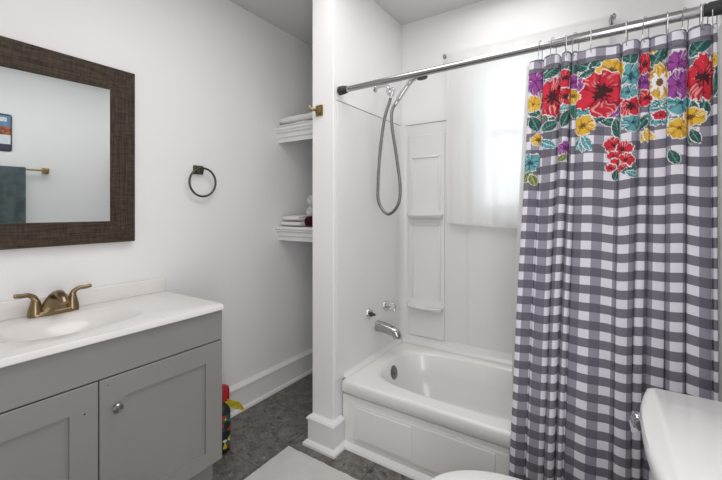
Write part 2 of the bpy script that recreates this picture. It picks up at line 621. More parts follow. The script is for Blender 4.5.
SY = 1.875
sa = thing('shower_pipe', 'chrome shower arm with holder on the wall below the rod', 'shower arm', (FX, SY, 1.93))
CXW = CX1   # above the surround the bare wall is CX1
obj('flange', lathe(B(), [(0, .026), (.004, .025), (.012, .014), (.014, .010), (.014, 0)], (CXW, SY, 1.938), (1, 0, 0), 20), M['chrome'], sa, smooth=True)
obj('arm', tube(B(), smooth_path([(CXW, SY, 1.938), (CXW + .05, SY, 1.943), (CXW + .085, SY, 1.930), (-1.04, SY, 1.898)], 5), .0105, 12), M['chrome'], sa, smooth=True)
bm = lathe(B(), [(0, .014), (.012, .019), (.03, .019), (.036, .013), (.036, 0)], (-1.052, SY, 1.912), (.6, 0, -.75), 16)
lathe(bm, [(0, .012), (.02, .015), (.045, .016), (.05, .012), (.05, 0)], (-1.030, SY - .004, 1.868), (.30, 0, .9), 16)
obj('holder', bm, M['chrome'], sa, smooth=True)
hs = thing('hand_shower', 'chrome hand shower with long looped metal hose hanging from the arm', 'hand shower', (-1.0, SY, 1.85))
pts = smooth_path([(-1.004, SY, 1.822), (-.985, SY, 1.846), (-.945, SY, 1.895), (-.905, SY, 1.937), (-.878, SY, 1.950)], 5)
obj('handle', tube(B(), pts, [.0125] * 5 + [.0145] * 8 + [.016] * (len(pts) - 13), 14), M['chrome'], hs, smooth=True)
bm = lathe(B(), [(-.004, .010), (0, .030), (.010, .038), (.022, .036), (.030, .020), (.032, 0)], (-.838, SY, 1.941), (-.12, -.1, 1), 24)
hd = obj('shower_head', bm, M['chrome'], hs, smooth=True)
obj('spray_face', lathe(B(), [(-.006, .028), (-.001, .029), (-.001, 0)], (-.838, SY, 1.941), (-.12, -.1, 1), 20), M['rubber'], hd)
hose = smooth_path([(-1.033, SY - .004, 1.8615), (-1.046, SY, 1.83), (-1.074, SY - .004, 1.745), (-1.098, SY - .01, 1.57), (-1.112, SY - .012, 1.38), (-1.106, SY - .014, 1.26), (-1.045, SY - .016, 1.192), (-.982, SY - .016, 1.24), (-.966, SY - .015, 1.34), (-.990, SY - .014, 1.52), (-1.018, SY - .012, 1.68), (-1.024, SY - .01, 1.76), (-1.018, SY - .004, 1.80), (-1.004, SY, 1.822)], 9)
obj('hose', tube(B(), hose, [.0085 + .0009 * (i % 2) for i in range(len(hose))], 10), M['hose'], hs, smooth=True)

# ------------------------------------------------------------------ shower rod
RY, RZ = 1.52, 1.826
rod = thing('shower_rod', 'long polished steel tension rod carrying the gingham curtain', 'curtain rod', (CX1, RY, RZ))
obj('tube', lathe(B(), [(.02, .0148), (.98, .0148), (.98, .0168), (XR - CX1 - .04, .0168)], (CX1, RY, RZ), (1, 0, 0), 20), M['steel'], rod, smooth=True)
ec = obj('end_cap', lathe(B(), [(0, .022), (.03, .021), (.034, .0185), (.046, .0175)], (FX, RY, RZ), (1, 0, 0), 20), M['rubber'], rod, smooth=True)
ec['label'] = 'black rubber end cap'
ec = obj('end_cap', lathe(B(), [(0, .022), (.03, .021), (.034, .0185), (.046, .0175)], (XR, RY, RZ), (-1, 0, 0), 20), M['rubber'], rod, smooth=True)
ec['label'] = 'black rubber end cap'

# ------------------------------------------------------------------ shower curtain
CT, CBOT = 1.786, 0.07


def px_to_x(u, Y):
    r = (u - 361) / FPX
    s, c = math.sin(YAW), math.cos(YAW)
    return Y * (-s + c * r) / (c + s * r)


bands = [(529, .014), (544, .025), (561, .028), (571, .020), (578, .016), (622, .019), (640, .015), (650, .012), (668, .021), (688, .023), (712.5, .012)]
edge_u = [b_[0] for b_ in bands] + [718]
XLT = px_to_x(529, RY)
XRT = px_to_x(718, RY)
bxn = [(px_to_x(u, RY) - XLT) / (XRT - XLT) for u in edge_u]
xs, ys, bi = [], [], []
for i, (u, A) in enumerate(bands):
    w = bxn[i + 1] - bxn[i]
    nn = max(18, int((A * 2.6 + w * .5) / .0024))
    for k in range(nn):
        t = k / nn
        tt = t - .80 * math.sin(2 * PI * t) / (2 * PI)
        xs.append(bxn[i] + w * tt)
        if i == 4:      # the wide, almost flat fold has a shallow dip in its middle
            ys.append(-A * (min(1, math.sin(PI * t) * 1.9) ** .8) + .007 * math.sin(2 * PI * t) ** 2)
        else:
            ys.append(-A * math.sin(PI * t) ** .9)
        bi.append(i)
xs.append(bxn[-1]); ys.append(0); bi.append(len(bands) - 1)
xs, ys, bi = np.array(xs), np.array(ys), np.array(bi)


def curtain_left(z):
    return np.interp(z, [0.07, .2, .85, 1.45, 1.79], [-.318, -.312, -.285, -.255, XLT])


zs = np.concatenate([np.arange(CT, 1.22, -.003), np.arange(1.22, CBOT, -.02)])


def plan(z, j=slice(None)):
    f = (CT - z) / (CT - CBOT)
    xl = curtain_left(z)
    xr = np.interp(z, [0, 1.79], [.281, XRT])
    x = xl + (xr - xl) * (xs[j] + .006 * np.sin(2.2 * z + 1.7 * bi[j]) * np.sin(PI * xs[j]))
    amp = 1.0 + .12 * math.sin(3 * z + 1) - .1 * f
    back = np.interp(z, [.07, .4, 1.79], [1.506, 1.508, RY + .012])
    y = back + ys[j] * amp + .003 * np.sin(5 * z + 2.1 * bi[j])
    y = y - .012 * np.interp(f, [0, .03, .2], [0, .2, 0])
    return x, y


x0_, y0_ = plan(1.35)
ds = np.hypot(np.diff(x0_), np.diff(y0_))
S = np.concatenate([[0], np.cumsum(ds)])

NI, NJ = len(zs), len(xs)
V = np.zeros((NI, NJ, 3))
for i, z in enumerate(zs):
    x, y = plan(z)
    zz = np.full(NJ, z)
    if z > CT - .05:    # scalloped top hanging between the hooks
        zz = zz - (.006 * (1 + np.sin(ys / .036 * PI / 2 * 1.0 + PI / 2 * 0)) if 0 else .010 * (1 + ys / .036) * np.interp(z, [CT - .05, CT], [0, 1]))
    V[i, :, 0], V[i, :, 1], V[i, :, 2] = x, y, zz

# floral print painted onto the cloth, in cloth coordinates (s along the cloth, height z)
SS, ZZ = np.meshgrid(S, zs)
mask = np.zeros((NI, NJ))
ink = np.zeros((NI, NJ, 3))


def c3(r, g, b_):
    return np.array([lin(r), lin(g), lin(b_)])


def vnoise(a, b_, seed):
    return (np.sin(a * 91 + seed * 1.7 + 2.1 * np.sin(b_ * 57 + seed)) * np.sin(b_ * 83 - seed * 2.3 + 1.7 * np.sin(a * 49 + seed * .6)) +
            .5 * np.sin(a * 233 + seed * 3 + 2 * np.sin(b_ * 171)) * np.sin(b_ * 199 + seed)) / 1.5


RED = (c3(206, 38, 60), c3(156, 20, 44), c3(240, 120, 116), c3(60, 20, 28))
PUR = (c3(150, 66, 148), c3(104, 38, 110), c3(198, 134, 196), c3(90, 30, 96))
YEL = (c3(216, 174, 54), c3(186, 136, 36), c3(246, 222, 120), c3(110, 74, 30))
TEAL = (c3(96, 158, 166), c3(38, 104, 116), c3(180, 216, 218), c3(24, 70, 84))
LEAF = (c3(42, 92, 90), c3(24, 62, 66), c3(96, 142, 128), c3(20, 50, 50))
OLIV = (c3(116, 128, 62), c3(76, 92, 46), c3(160, 170, 110), c3(50, 60, 30))
WHITE = c3(228, 226, 228)


def at_px(u, v):
    """cloth coordinate of the front of the fold met at a picture position"""
    s_, c_ = math.sin(YAW), math.cos(YAW)
    z = 1.5
    for _ in range(4):
        x, y = plan(min(z, CT))
        d = -s_ * x + c_ * y
        uu = 361 + FPX * (c_ * x + s_ * y) / d
        j = int(np.argmin(np.abs(uu - u)))
        z = CAMZ - (v - CY) * d[j] / FPX
    return S[j], z, d[j] / FPX


def put(sel, val, col):
    mask[sel] = val
    ink[sel] = col


def flower(u, v, rpx, pal, npet=5, stretch=1.25, seed=0, core=.3, white_core=False):
    s, z, k = at_px(u, v)
    R = rpx * k
    a = (SS - s) / stretch
    b_ = ZZ - z
    r0 = np.hypot(a, b_)
    th = np.arctan2(b_, a)
    wob = vnoise(SS * .45, ZZ * .45, seed)
    th = th + .25 * wob
    r = r0 * (1 + .10 * wob)
    lobes = np.abs(np.cos(npet * th / 2 + seed))
    edge = R * (.80 + .22 * lobes ** .6 + .05 * np.sin(13 * th + 2 * seed))
    put(r < edge + .0028, 1, WHITE)
    inn = r < edge
    nz = vnoise(SS, ZZ, seed)
    pid = np.floor((npet * th / 2 + seed) / PI + .5)
    tone = np.sin(pid * 2.7 + seed * 5.1)
    f = np.clip(.42 + .38 * nz + .30 * tone - .5 * (lobes - .6), 0, 1)[..., None]
    col = pal[0] * (1 - f) + pal[1] * f
    g = r / R
    strokes = np.sin(th * 17 + seed + 3 * wob) * .6 + nz * .6 + .5 * tone
    hi = np.clip((strokes - .45) * 1.8, 0, .85) * (g > .35)
    col = col * (1 - hi[..., None]) + (pal[2] * .75 + .25 * WHITE) * hi[..., None]
    crease = (lobes < .16) & (g > .25)
    col = np.where(crease[..., None], pal[1] * .7, col)
    cr = g < core * (1 + .45 * nz + .25 * np.sin(7 * th))
    col = np.where(cr[..., None], WHITE if white_core else pal[3], col)
    dots = (g > core * .9) & (g < core * 1.5) & (np.sin(th * 11 + seed) > .55)
    col = np.where(dots[..., None], pal[3] * .8 if not white_core else pal[1], col)
    if white_core:
        col = np.where((g < core * .4)[..., None], pal[3], col)
    ink[inn] = col[inn]


def leaf(u, v, L, W, ang, pal=LEAF, seed=0):
    s, z, k = at_px(u, v)
    L, W = L * k, W * k
    a, b_ = (SS - s) / 1.2, ZZ - z
    ca, sa_ = math.cos(math.radians(ang)), math.sin(math.radians(ang))
    p, q = a * ca + b_ * sa_, -a * sa_ + b_ * ca
    t = np.clip(p / L, -1, 1)
    wd = W * (1 - t * t) ** .8
    h = (np.abs(q) < wd + .0022) & (np.abs(p) < L + .002)
    put(h, 1, WHITE)
    inn = (np.abs(q) < wd) & (np.abs(p) < L)
    f = np.clip(.5 + .5 * vnoise(SS, ZZ, seed + 4), 0, 1)[..., None]
    col = pal[0] * (1 - f) + pal[1] * f
    vein = (np.abs(q) < W * .10) | (np.abs(np.sin(p / L * 9 - np.abs(q) / W * 3)) < .16)
    col = np.where(vein[..., None], pal[2], col)
    ink[inn] = col[inn]


def spray(u, v, L, W, ang, n=5, pal=LEAF):
    for k in range(n):
        a = ang + (k - (n - 1) / 2) * 26
        leaf(u + math.cos(math.radians(a)) * L * .8, v - math.sin(math.radians(a)) * L * .8, L, W, a, pal, k)


# dense foliage behind the blossoms
rf = random.Random(4)
for k in range(64):
    leaf(rf.uniform(531, 714), rf.uniform(58, 120), rf.uniform(6, 11), rf.uniform(2.5, 4.5), rf.uniform(0, 180), rf.choice((LEAF, LEAF, TEAL, OLIV)), k)
# leaves first, blossoms over them
for a in ((583, 66, 12, 6, 150), (598, 64, 13, 6, 60), (590, 74, 10, 5, 20), (551, 71, 9, 6, 40), (631, 55, 14, 6, 85), (566, 118, 9, 5, 70), (535, 124, 8, 5, 110),
          (549, 126, 7, 5, 30), (701, 44, 13, 7, 55), (703, 110, 9, 6, 80), (714, 75, 22, 5, 88), (660, 52, 15, 7, 70), (653, 116, 9, 5, 120), (667, 108, 10, 5, 60), (687, 104, 12, 5, 80),
          (610, 122, 15, 4, 150), (622, 124, 14, 4, 40), (618, 130, 12, 4, 100), (600, 116, 9, 5, 40), (643, 122, 9, 4, 60), (640, 98, 9, 4, 100), (575, 110, 9, 4, 90), (565, 62, 9, 4, 90), (544, 68, 6, 5, 20), (573, 70, 9, 4, 90), (692, 108, 9, 4, 100), (530, 58, 5, 3, 70)):
    leaf(*a, seed=a[0] % 17)
leaf(651, 45, 10, 5, 100, YEL)
spray(584, 136, 9, 3.2, 265, 3, TEAL)
spray(693, 130, 8, 3.4, 265, 3, LEAF)
spray(646, 130, 7, 2.4, 280, 3, YEL)
spray(671, 120, 8, 4, 300, 3, TEAL)
for a in ((631, 76, 14, TEAL, 6, .8, 3.1, .2), (633, 122, 9, TEAL, 5, 1.2, 4.4, .15), (631, 106, 10, RED, 5, 1.2, 2.2, .3),
          (584, 110, 10, TEAL, 6, 1.2, 1.3, .1), (584, 90, 11, PUR, 5, 1.2, 2.5, .1), (582, 126, 10, YEL, 5, 1.2, 3.3, .22),
          (611, 108, 9, PUR, 5, 1.2, .4, .3), (612, 71, 12, YEL, 5, 1.2, 1.9, .25), (602, 93, 23, RED, 5, .98, .7, .28),
          (536, 82, 13, PUR, 5, .75, 1.1, .15), (533, 104, 8, YEL, 5, .9, 2.0, .15), (552, 97, 20, RED, 5, .72, 2.9, .28),
          (566, 78, 9, RED, 5, 1.4, 1.4, .2), (566, 96, 9, RED, 6, 1.4, 3.4, .25), (573, 96, 8, YEL, 5, 1.5, .8, .2), (573, 82, 7, PUR, 5, 1.5, .3, .2),
          (645, 64, 12, RED, 5, .7, 4.1, .2), (646, 82, 9, PUR, 5, 1.3, .2, .2), (647, 98, 8, RED, 5, 1.3, 1.7, .2), (628, 92, 7, TEAL, 5, 1.2, .9, .2),
          (681, 103, 11, TEAL, 6, 1.3, 2.7, .12), (679, 63, 13, PUR, 5, .9, .9, .1), (679, 84, 15, PUR, 6, .8, 3.8, .15),
          (690, 80, 14, RED, 4, .5, 1.0, .1), (703, 78, 24, RED, 5, .62, 5.2, .28), (680, 128, 10, YEL, 5, 1.3, 1.2, .15), (691, 117, 9, YEL, 5, 1.3, 2.2, .25), (714, 60, 7, YEL, 5, .5, 2.2, .1)):
    flower(*a)
flower(660, 82, 17, YEL, 6, .72, 1.5, .55, True)
flower(661, 116, 10, TEAL, 6, 1.3, 2.5, .15)
flower(661, 115, 5, RED, 5, 1.3, 2.5, .15)
for u, v, r in ((614, 145, 8), (622, 149, 8), (613, 156, 5), (626, 160, 7), (617, 165, 7), (611, 168, 4), (623, 169, 5)):
    flower(u, v, r, RED, 5, 1.15, u % 7, .22)
leaf(630, 170, 7, 3, 20); leaf(616, 175, 6, 3, 260); leaf(633, 174, 6, 3, 330, TEAL)
flower(566, 148, 7, PUR, 6, 1.4, 1.2, .25); leaf(568, 158, 6, 3, 300); leaf(562, 158, 5, 3, 220, OLIV)
flower(539, 140, 6, YEL, 5, 1.3, 2.2, .3); leaf(547, 144, 8, 4, 330, TEAL)
flower(530, 163, 9, TEAL, 6, 1.3, .5, .2); leaf(527, 177, 6, 3.5, 60, OLIV); leaf(533, 180, 6, 3.5, 110, OLIV)
leaf(674, 157, 8, 4, 110, LEAF)

# header band stays plain gingham
hd_ = (ZZ > CT - .052)
mask[hd_] = 0

bm_me = bpy.data.meshes.new('panel')
faces = []
idx = np.arange(NI * NJ).reshape(NI, NJ)
quads = np.stack([idx[:-1, :-1], idx[1:, :-1], idx[1:, 1:], idx[:-1, 1:]], -1).reshape(-1, 4)
ORG = Vector((0.0, RY, CBOT))
co = V.reshape(-1, 3) - np.array(ORG)
bm_me.vertices.add(len(co))
bm_me.vertices.foreach_set('co', co.ravel())
bm_me.loops.add(quads.size)
bm_me.loops.foreach_set('vertex_index', quads.ravel())
bm_me.polygons.add(len(quads))
bm_me.polygons.foreach_set('loop_start', np.arange(0, quads.size, 4))
bm_me.polygons.foreach_set('use_smooth', np.ones(len(quads), dtype=bool))
bm_me.update(calc_edges=True)
uvl = bm_me.uv_layers.new(name='cloth')
uvv = np.stack([SS, ZZ + .005 * np.sin(SS * 17 + 1) * np.clip((CT - ZZ) * 2, 0, 1) + .003 * np.sin(SS * 41 + 3 * ZZ)], -1).reshape(-1, 2)[quads.ravel()]
uvl.data.foreach_set('uv', uvv.ravel().astype(np.float32))
ca_ = bm_me.color_attributes.new('print', 'FLOAT_COLOR', 'POINT')
ca_.data.foreach_set('color', np.concatenate([ink, mask[..., None]], -1).reshape(-1).astype(np.float32))

m, nt, b = nodes_of('gingham_floral_cloth', 0.85)
uvn = nt.nodes.new('ShaderNodeUVMap')
uvn.uv_map = 'cloth'
sx = nt.nodes.new('ShaderNodeSeparateXYZ')
nt.links.new(uvn.outputs[0], sx.inputs[0])
PER = .061
fx = mth(nt, 'FRACT', mth(nt, 'ADD', mth(nt, 'DIVIDE', sx.outputs[0], PER), 10.10))
fz = mth(nt, 'FRACT', mth(nt, 'ADD', mth(nt, 'DIVIDE', sx.outputs[1], PER), 10.32))
gx = mth(nt, 'GREATER_THAN', fx, .5)
gz = mth(nt, 'GREATER_THAN', fz, .5)
row0 = mixc(nt, gx, rgb(222, 219, 229), rgb(146, 143, 157))
row1 = mixc(nt, gx, rgb(116, 113, 125), rgb(98, 95, 107))
ging = mixc(nt, gz, row0, row1)
va = nt.nodes.new('ShaderNodeAttribute')
va.attribute_name = 'print'
fin = mixc(nt, va.outputs['Alpha'], ging, va.outputs['Color'])
nt.links.new(fin, b.inputs['Base Color'])
wv = nt.nodes.new('ShaderNodeTexNoise')
wv.inputs['Scale'].default_value = 30
bp_ = nt.nodes.new('ShaderNodeBump')
bp_.inputs['Strength'].default_value = .12
bp_.inputs['Distance'].default_value = .01
nt.links.new(wv.outputs['Fac'], bp_.inputs['Height'])
nt.links.new(bp_.outputs[0], b.inputs['Normal'])
bm_me.materials.append(m)
curt = thing('shower_curtain', 'grey and white gingham shower curtain with bright floral border along its top', 'shower curtain', ORG)
po = bpy.data.objects.new('cloth_panel', bm_me)
COL.objects.link(po)
po.parent = curt
md = po.modifiers.new('thickness', 'SOLIDIFY')
md.thickness = .0012
# header seam, a raised stitched fold
sm = B()
xh, yh = plan(CT - .052)
pts = [Vector((xh[j], yh[j] - .0012, CT - .054)) for j in range(0, NJ, 3)]
tube(sm, pts, .0016, 6)
obj('header_seam', sm, M_seam if 'M_seam' in globals() else mat('seam_thread', rgb(120, 117, 128), .9), curt, smooth=True)

# hooks: one built, the rest copied
hook_u = [540.5, 553.5, 566, 576, 591, 627, 646, 667, 685.5, 700.5, 705.5, 715]
names = ['leftmost', 'second', 'third', 'fourth', 'fifth', 'sixth', 'seventh', 'eighth', 'ninth', 'tenth', 'eleventh']
bm = B()
pts = [(0, .012, -.058), (0, .016, -.045), (0, .0195, -.02), (0, .0195, .002)]
for k in range(9):
    a = PI * k / 8
    pts.append((0, .0195 * math.cos(a), .003 + .0185 * math.sin(a)))
pts += [(0, -.020, -.02), (0, -.024, -.04), (0, -.020, -.056), (0, -.010, -.062), (0, .002, -.060)]
tube(bm, smooth_path(pts, 2), .0013, 8)
hk0 = obj('curtain_hook', bm, M['steel'], None, (0, 0, 0), smooth=True)
for k, u in enumerate(hook_u):
    h = hk0 if k == 0 else hk0.copy()
    if k:
        COL.objects.link(h)
    h.location = (px_to_x(u, RY), RY, RZ)
    h.rotation_euler = (0, 0, random.uniform(-.5, .5))
    lab = 'rightmost wire hook on the shower rod, at the wall' if k == 11 else f'{names[k]} wire hook' + ('' if k == 0 else ' from the left') + ' on the shower rod'
    tag(h, lab, 'hook', 'wire hooks holding the shower curtain')

# ------------------------------------------------------------------ liner
bm = B()
rows = []
NZ = 30
for i in range(NZ + 1):
    z = 1.775 - (1.775 - .24) * i / NZ
    yb_ = np.interp(z, [.16, .345, 1.775], [1.71, 1.70, 1.545])
    xl = np.interp(z, [.16, .5, .9, 1.3, 1.775], [-.338, -.336, -.318, -.290, -.255])
    row = []
    for j in range(121):
        t = j / 120
        x = xl + (np.interp(z, [.36, 1.775], [.06, .255]) - xl) * t
        row.append(Vector((x, yb_ + .010 * math.sin(2 * PI * 9 * t + .4 * z) * min(1, .4 + t * 3), z)))
    rows.append(row)
loft(bm, rows, False, False, closed=False)
ln = obj('shower_liner', bm, M['liner'], None, (0, 1.6, .16), smooth=True)
tag(ln, 'plain white liner hanging inside the tub behind the gingham curtain', 'curtain liner')

# ------------------------------------------------------------------ window curtain and its rod
CRY, CRZ = 2.182, 2.158
cr = thing('window_curtain_rod', 'thin white rod with knob ends above the window', 'curtain rod', (-.4, CRY, CRZ))
obj('rod', lathe(B(), [(0, .006), (.85, .006)], (-.822, CRY, CRZ), (1, 0, 0), 12), M['trim'], cr, smooth=True)
for sx_, x in ((-1, -.8125), (1, .018)):
    kb = obj('finial', lathe(B(), [(0, .008), (.003, .011), (.007, .009), (.011, .015), (.018, .016), (.023, .011), (.025, 0)], (x, CRY, CRZ), (sx_, 0, 0), 18), M['steel'], cr, smooth=True)
    kb['label'] = 'steel knob end'
    bm = bx(x - .012, x + .012, YB - .004, YB, CRZ - .025, CRZ + .025, bev=.002)
    box(bm, x - .004, x + .004, CRY, YB - .002, CRZ - .006, CRZ + .006, bev=.002)
    obj('bracket', bm, M['steel'], cr)
bm = B()
rows = []
for i in range(61):
    f = i / 60
    row = []
    for j in range(161):
        t = j / 160
        z = CRZ + .012 - (CRZ + .012 - 1.138 + .022 * t + .012 * math.sin(PI * t)) * f
        x = -.811 + .824 * t + .003 * math.sin(7 * z) * f
        amp = .002 + .007 * f
        y = CRY - .008 + amp * (math.sin(2 * PI * 5.2 * t + .6 * f) + .5 * math.sin(2 * PI * 11 * t + 1)) - .012 * f
        if f < .03:
            y = CRY - .0085
        row.append(Vector((x, y, z)))
    rows.append(row)
loft(bm, rows, False, False, closed=False)
sc = thing('window_curtain', 'white sheer curtain hanging straight over the window above the tub', 'curtain', (-.4, CRY, 1.13))
obj('cloth', bm, M['sheer'], sc, smooth=80)
bm = B()
loft(bm, [[p + Vector((0, -.0025, 0)) for p in rows[k]] for k in range(58, 61)], False, False, closed=False)
obj('hem', bm, M['sheer'], sc, smooth=80)

# ------------------------------------------------------------------ closet shelves and towels
def shelf(z, label):
    t = thing('closet_shelf', label, 'shelf', (-1.575, 2.0, z - .09), 'shelves in the closet recess')
    obj('board', bx(XL, CX0, 1.80, YB, z - .022, z, bev=.002), M['trim'], t)
    bm = B()
    extrude_profile(bm, [(1.80, z - .094), (1.795, z - .094), (1.795, z - .068), (1.783, z - .062), (1.783, z - .040), (1.768, z - .030), (1.768, z - .022), (1.758, z - .016), (1.758, z), (1.80, z)], 'x', XL, CX0)
    obj('moulded_edge', bm, M['trim'], t)
    return t


shelf(1.765, 'upper closet shelf with stepped white moulding on its front edge')
shelf(1.104, 'lower closet shelf with stepped white moulding on its front edge')


def soft_slab(bm, x0, x1, y0, y1, z0, z1, seed, amp=.005, sag=0.0, n=4.0):
    """a plump folded layer: superellipse section in y-z swept along x"""
    rings = []
    NX = 16
    for i in range(NX + 1):
        t = i / NX
        x = x0 + (x1 - x0) * t
        e = min(t, 1 - t) * NX
        sc_ = .82 + .18 * min(1, e / 1.5)
        r = []
        for k in range(28):
            a = 2 * PI * k / 28
            c, s = math.cos(a), math.sin(a)
            dd = (abs(c) ** n + abs(s) ** n) ** (1 / n)
            y = (y0 + y1) / 2 + (y1 - y0) / 2 * c / dd * (.96 + .04 * sc_)
            z = (z0 + z1) / 2 + (z1 - z0) / 2 * s / dd * sc_
            q = noise.noise(Vector((x * 14 + seed, y * 9, z * 11)))
            z2 = z + (amp * q if s > -.2 else 0) + sag * (t - .3) * (1 if s > 0 else 0) * 0
            r.append(Vector((x, y + (amp * .8 * noise.noise(Vector((x * 20, z * 20, seed))) if c < 0 else 0), max(z2, z0 + (0 if s > -.2 else 0)))))
        rings.append(r)
    return loft(bm, rings)


def towel(x0, x1, y0, y1, z, hs_, label, seed):
    bm = B()
    zz = z
    for k, hh in enumerate(hs_):
        soft_slab(bm, x0 + .006 * (k % 2), x1, y0 + .008 * (k % 2), y1, zz + .0005, zz + hh, seed + k * 3)
        zz += hh
    o = obj('folded_towel', bm, M['towel'], None, ((x0 + x1) / 2, (y0 + y1) / 2, z), smooth=60)
    return tag(o, label, 'towel', 'white towels on the closet shelves')


towel(-1.845, -1.50, 1.775, 2.10, 1.766, (.026,), 'thin white folded towel lying directly on the upper closet shelf', 1)
towel(-1.848, -1.47, 1.785, 2.08, 1.794, (.052,), 'plump white folded towel on top of the upper shelf towels', 5)
towel(-1.835, -1.665, 1.79, 2.08, 1.106, (.034,), 'flat white folded towel at the bottom on the lower closet shelf', 9)
towel(-1.825, -1.680, 1.795, 2.06, 1.141, (.038,), 'white folded towel lying on another at the left of the lower shelf', 12)


def roll(x, y0, y1, z, r, m_, label, group=None):
    bm = B()
    rings = []
    n, turns, th = 110, 3.2, .2
    for y, sc_ in ((y0 + .006, .0), (y0, 1), (y1, 1), (y1 - .006, 0)):
        ring = []
        for k in range(n):
            a = 2 * PI * turns * k / (n - 1)
            rr = r * (.18 + .82 * k / (n - 1)) - (0 if sc_ else .002)
            ring.append(Vector((x + rr * math.cos(a), y, z + rr * math.sin(a))))
        for k in range(n - 1, -1, -1):
            a = 2 * PI * turns * k / (n - 1)
            rr = max(.001, r * (.18 + .82 * k / (n - 1)) - r * .21 + (0 if sc_ else .002))
            ring.append(Vector((x + rr * math.cos(a), y, z + rr * math.sin(a))))
        rings.append(ring)
    loft(bm, rings, False, False)
    for i in (0, -1):
        pass
    lathe(bm, [(0.004, r * .5), (.008, r * .93), (y1 - y0 - .01, r * .93), (y1 - y0 - .01, 0)], (x, y0, z), (0, 1, 0), 28)
    o = obj('rolled_towel', bm, m_, None, (x, (y0 + y1) / 2, z - r), smooth=50)
    return tag(o, label, 'towel', group)


roll(-1.604, 1.80, 2.05, 1.105 + .036, .034, M['burgundy'], 'dark burgundy rolled towel at the bottom of the stack of rolls')
roll(-1.588, 1.80, 2.05, 1.105 + .105, .034, M['towel'], 'white rolled towel lying right on the burgundy roll', 'white towels on the closet shelves')
roll(-1.582, 1.80, 2.05, 1.105 + .174, .034, M['towel'], 'topmost white rolled towel on the lower closet shelf', 'white towels on the closet shelves')

# ------------------------------------------------------------------ robe hook on the partition
rh = thing('robe_hook', 'square brass robe hook on the front of the white partition', 'hook', (-1.232, CYF, 1.728))
bm = bx(-1.254, -1.208, CYF - .008, CYF, 1.700, 1.756, bev=.003)
box(bm, -1.246, -1.216, CYF - .022, CYF - .006, 1.712, 1.744, bev=.006)
obj('plate', bm, M['brass'], rh, smooth=30)
obj('hook', tube(B(), smooth_path([(-1.240, CYF - .018, 1.730), (-1.246, CYF - .034, 1.729), (-1.256, CYF - .044, 1.734), (-1.262, CYF - .046, 1.748)], 5), [.007] * 12 + [.006] * 4, 10), M['brass'], rh, smooth=True)

# ------------------------------------------------------------------ towel ring
tr = thing('towel_ring', 'dark bronze towel ring on the white wall right of the mirror', 'towel ring', (XL, 1.195, 1.43))
bm = bx(XL, XL + .010, 1.165, 1.222, 1.410, 1.458, bev=.003)
box(bm, XL + .008, XL + .034, 1.176, 1.212, 1.416, 1.452, bev=.008, seg=3)
obj('mount', bm, M['dbronze'], tr, smooth=30)
bm = B()
c0 = Vector((XL + .034, 1.203, 1.366))
R_ = .078
tube(bm, [c0 + Vector((.003 * math.sin(a), R_ * math.cos(a), R_ * math.sin(a) * .98)) for a in [2 * PI * k / 48 for k in range(49)]], .0055, 10, False)
obj('ring', bm, M['dbronze'], tr, smooth=True)

# ------------------------------------------------------------------ mirror
MY0, MY1, MZ0, MZ1, FWD = .215, .857, 1.072, 1.850, .103
mir = thing('wall_mirror', 'rectangular mirror in a wide dark wood frame above the vanity', 'mirror', (XL, .536, MZ0))


def rail(p, m_):
    """trapezoid rail with mitred ends from (y,z) quads: outer a,b then inner c,d"""
    bm = B()
    f0, f1, f2 = XL + .002, XL + .03, XL + .02
    (a, b_, c, d) = p
    lo = [Vector((f0, q[0], q[1])) for q in p]
    hi = [Vector((f1, a[0], a[1])), Vector((f1, b_[0], b_[1])), Vector((f2 + .006, c[0], c[1])), Vector((f2 + .006, d[0], d[1]))]
    loft(bm, [lo, hi])
    es = [e for e in bm.edges]
    bmesh.ops.bevel(bm, geom=es, offset=.0012, segments=1, affect='EDGES')
    return bm


iy0, iy1, iz0, iz1 = MY0 + FWD, MY1 - FWD, MZ0 + .095, MZ1 - .1
obj('frame_rail', rail([(MY0, MZ1), (MY1, MZ1), (iy1, iz1), (iy0, iz1)], M), M['wood_y'], mir)
obj('frame_rail', rail([(MY0, MZ0), (MY1, MZ0), (iy1, iz0), (iy0, iz0)], M), M['wood_y'], mir)
obj('frame_stile', rail([(MY1, MZ0), (MY1, MZ1), (iy1, iz1), (iy1, iz0)], M), M['wood_z'], mir)
obj('frame_stile', rail([(MY0, MZ0), (MY0, MZ1), (iy0, iz1), (iy0, iz0)], M), M['wood_z'], mir)
bm = B()
gx, tilt = XL + .014, math.tan(math.radians(3.0))    # the glass hangs a little out of parallel with the wall
bv = .017
G = lambda y, z, d=0: Vector((gx + (y - .535) * tilt - d, y, z))
o_ = [G(y, z, .00015) for y, z in ((iy0, iz0), (iy1, iz0), (iy1, iz1), (iy0, iz1))]
i_ = [G(y, z) for y, z in ((iy0 + bv, iz0 + bv), (iy1 - bv, iz0 + bv), (iy1 - bv, iz1 - bv), (iy0 + bv, iz1 - bv))]
bk = [v_ - Vector((.003, 0, 0)) for v_ in o_]
loft(bm, [bk, o_, i_])
obj('glass', bm, M['mirror'], mir)

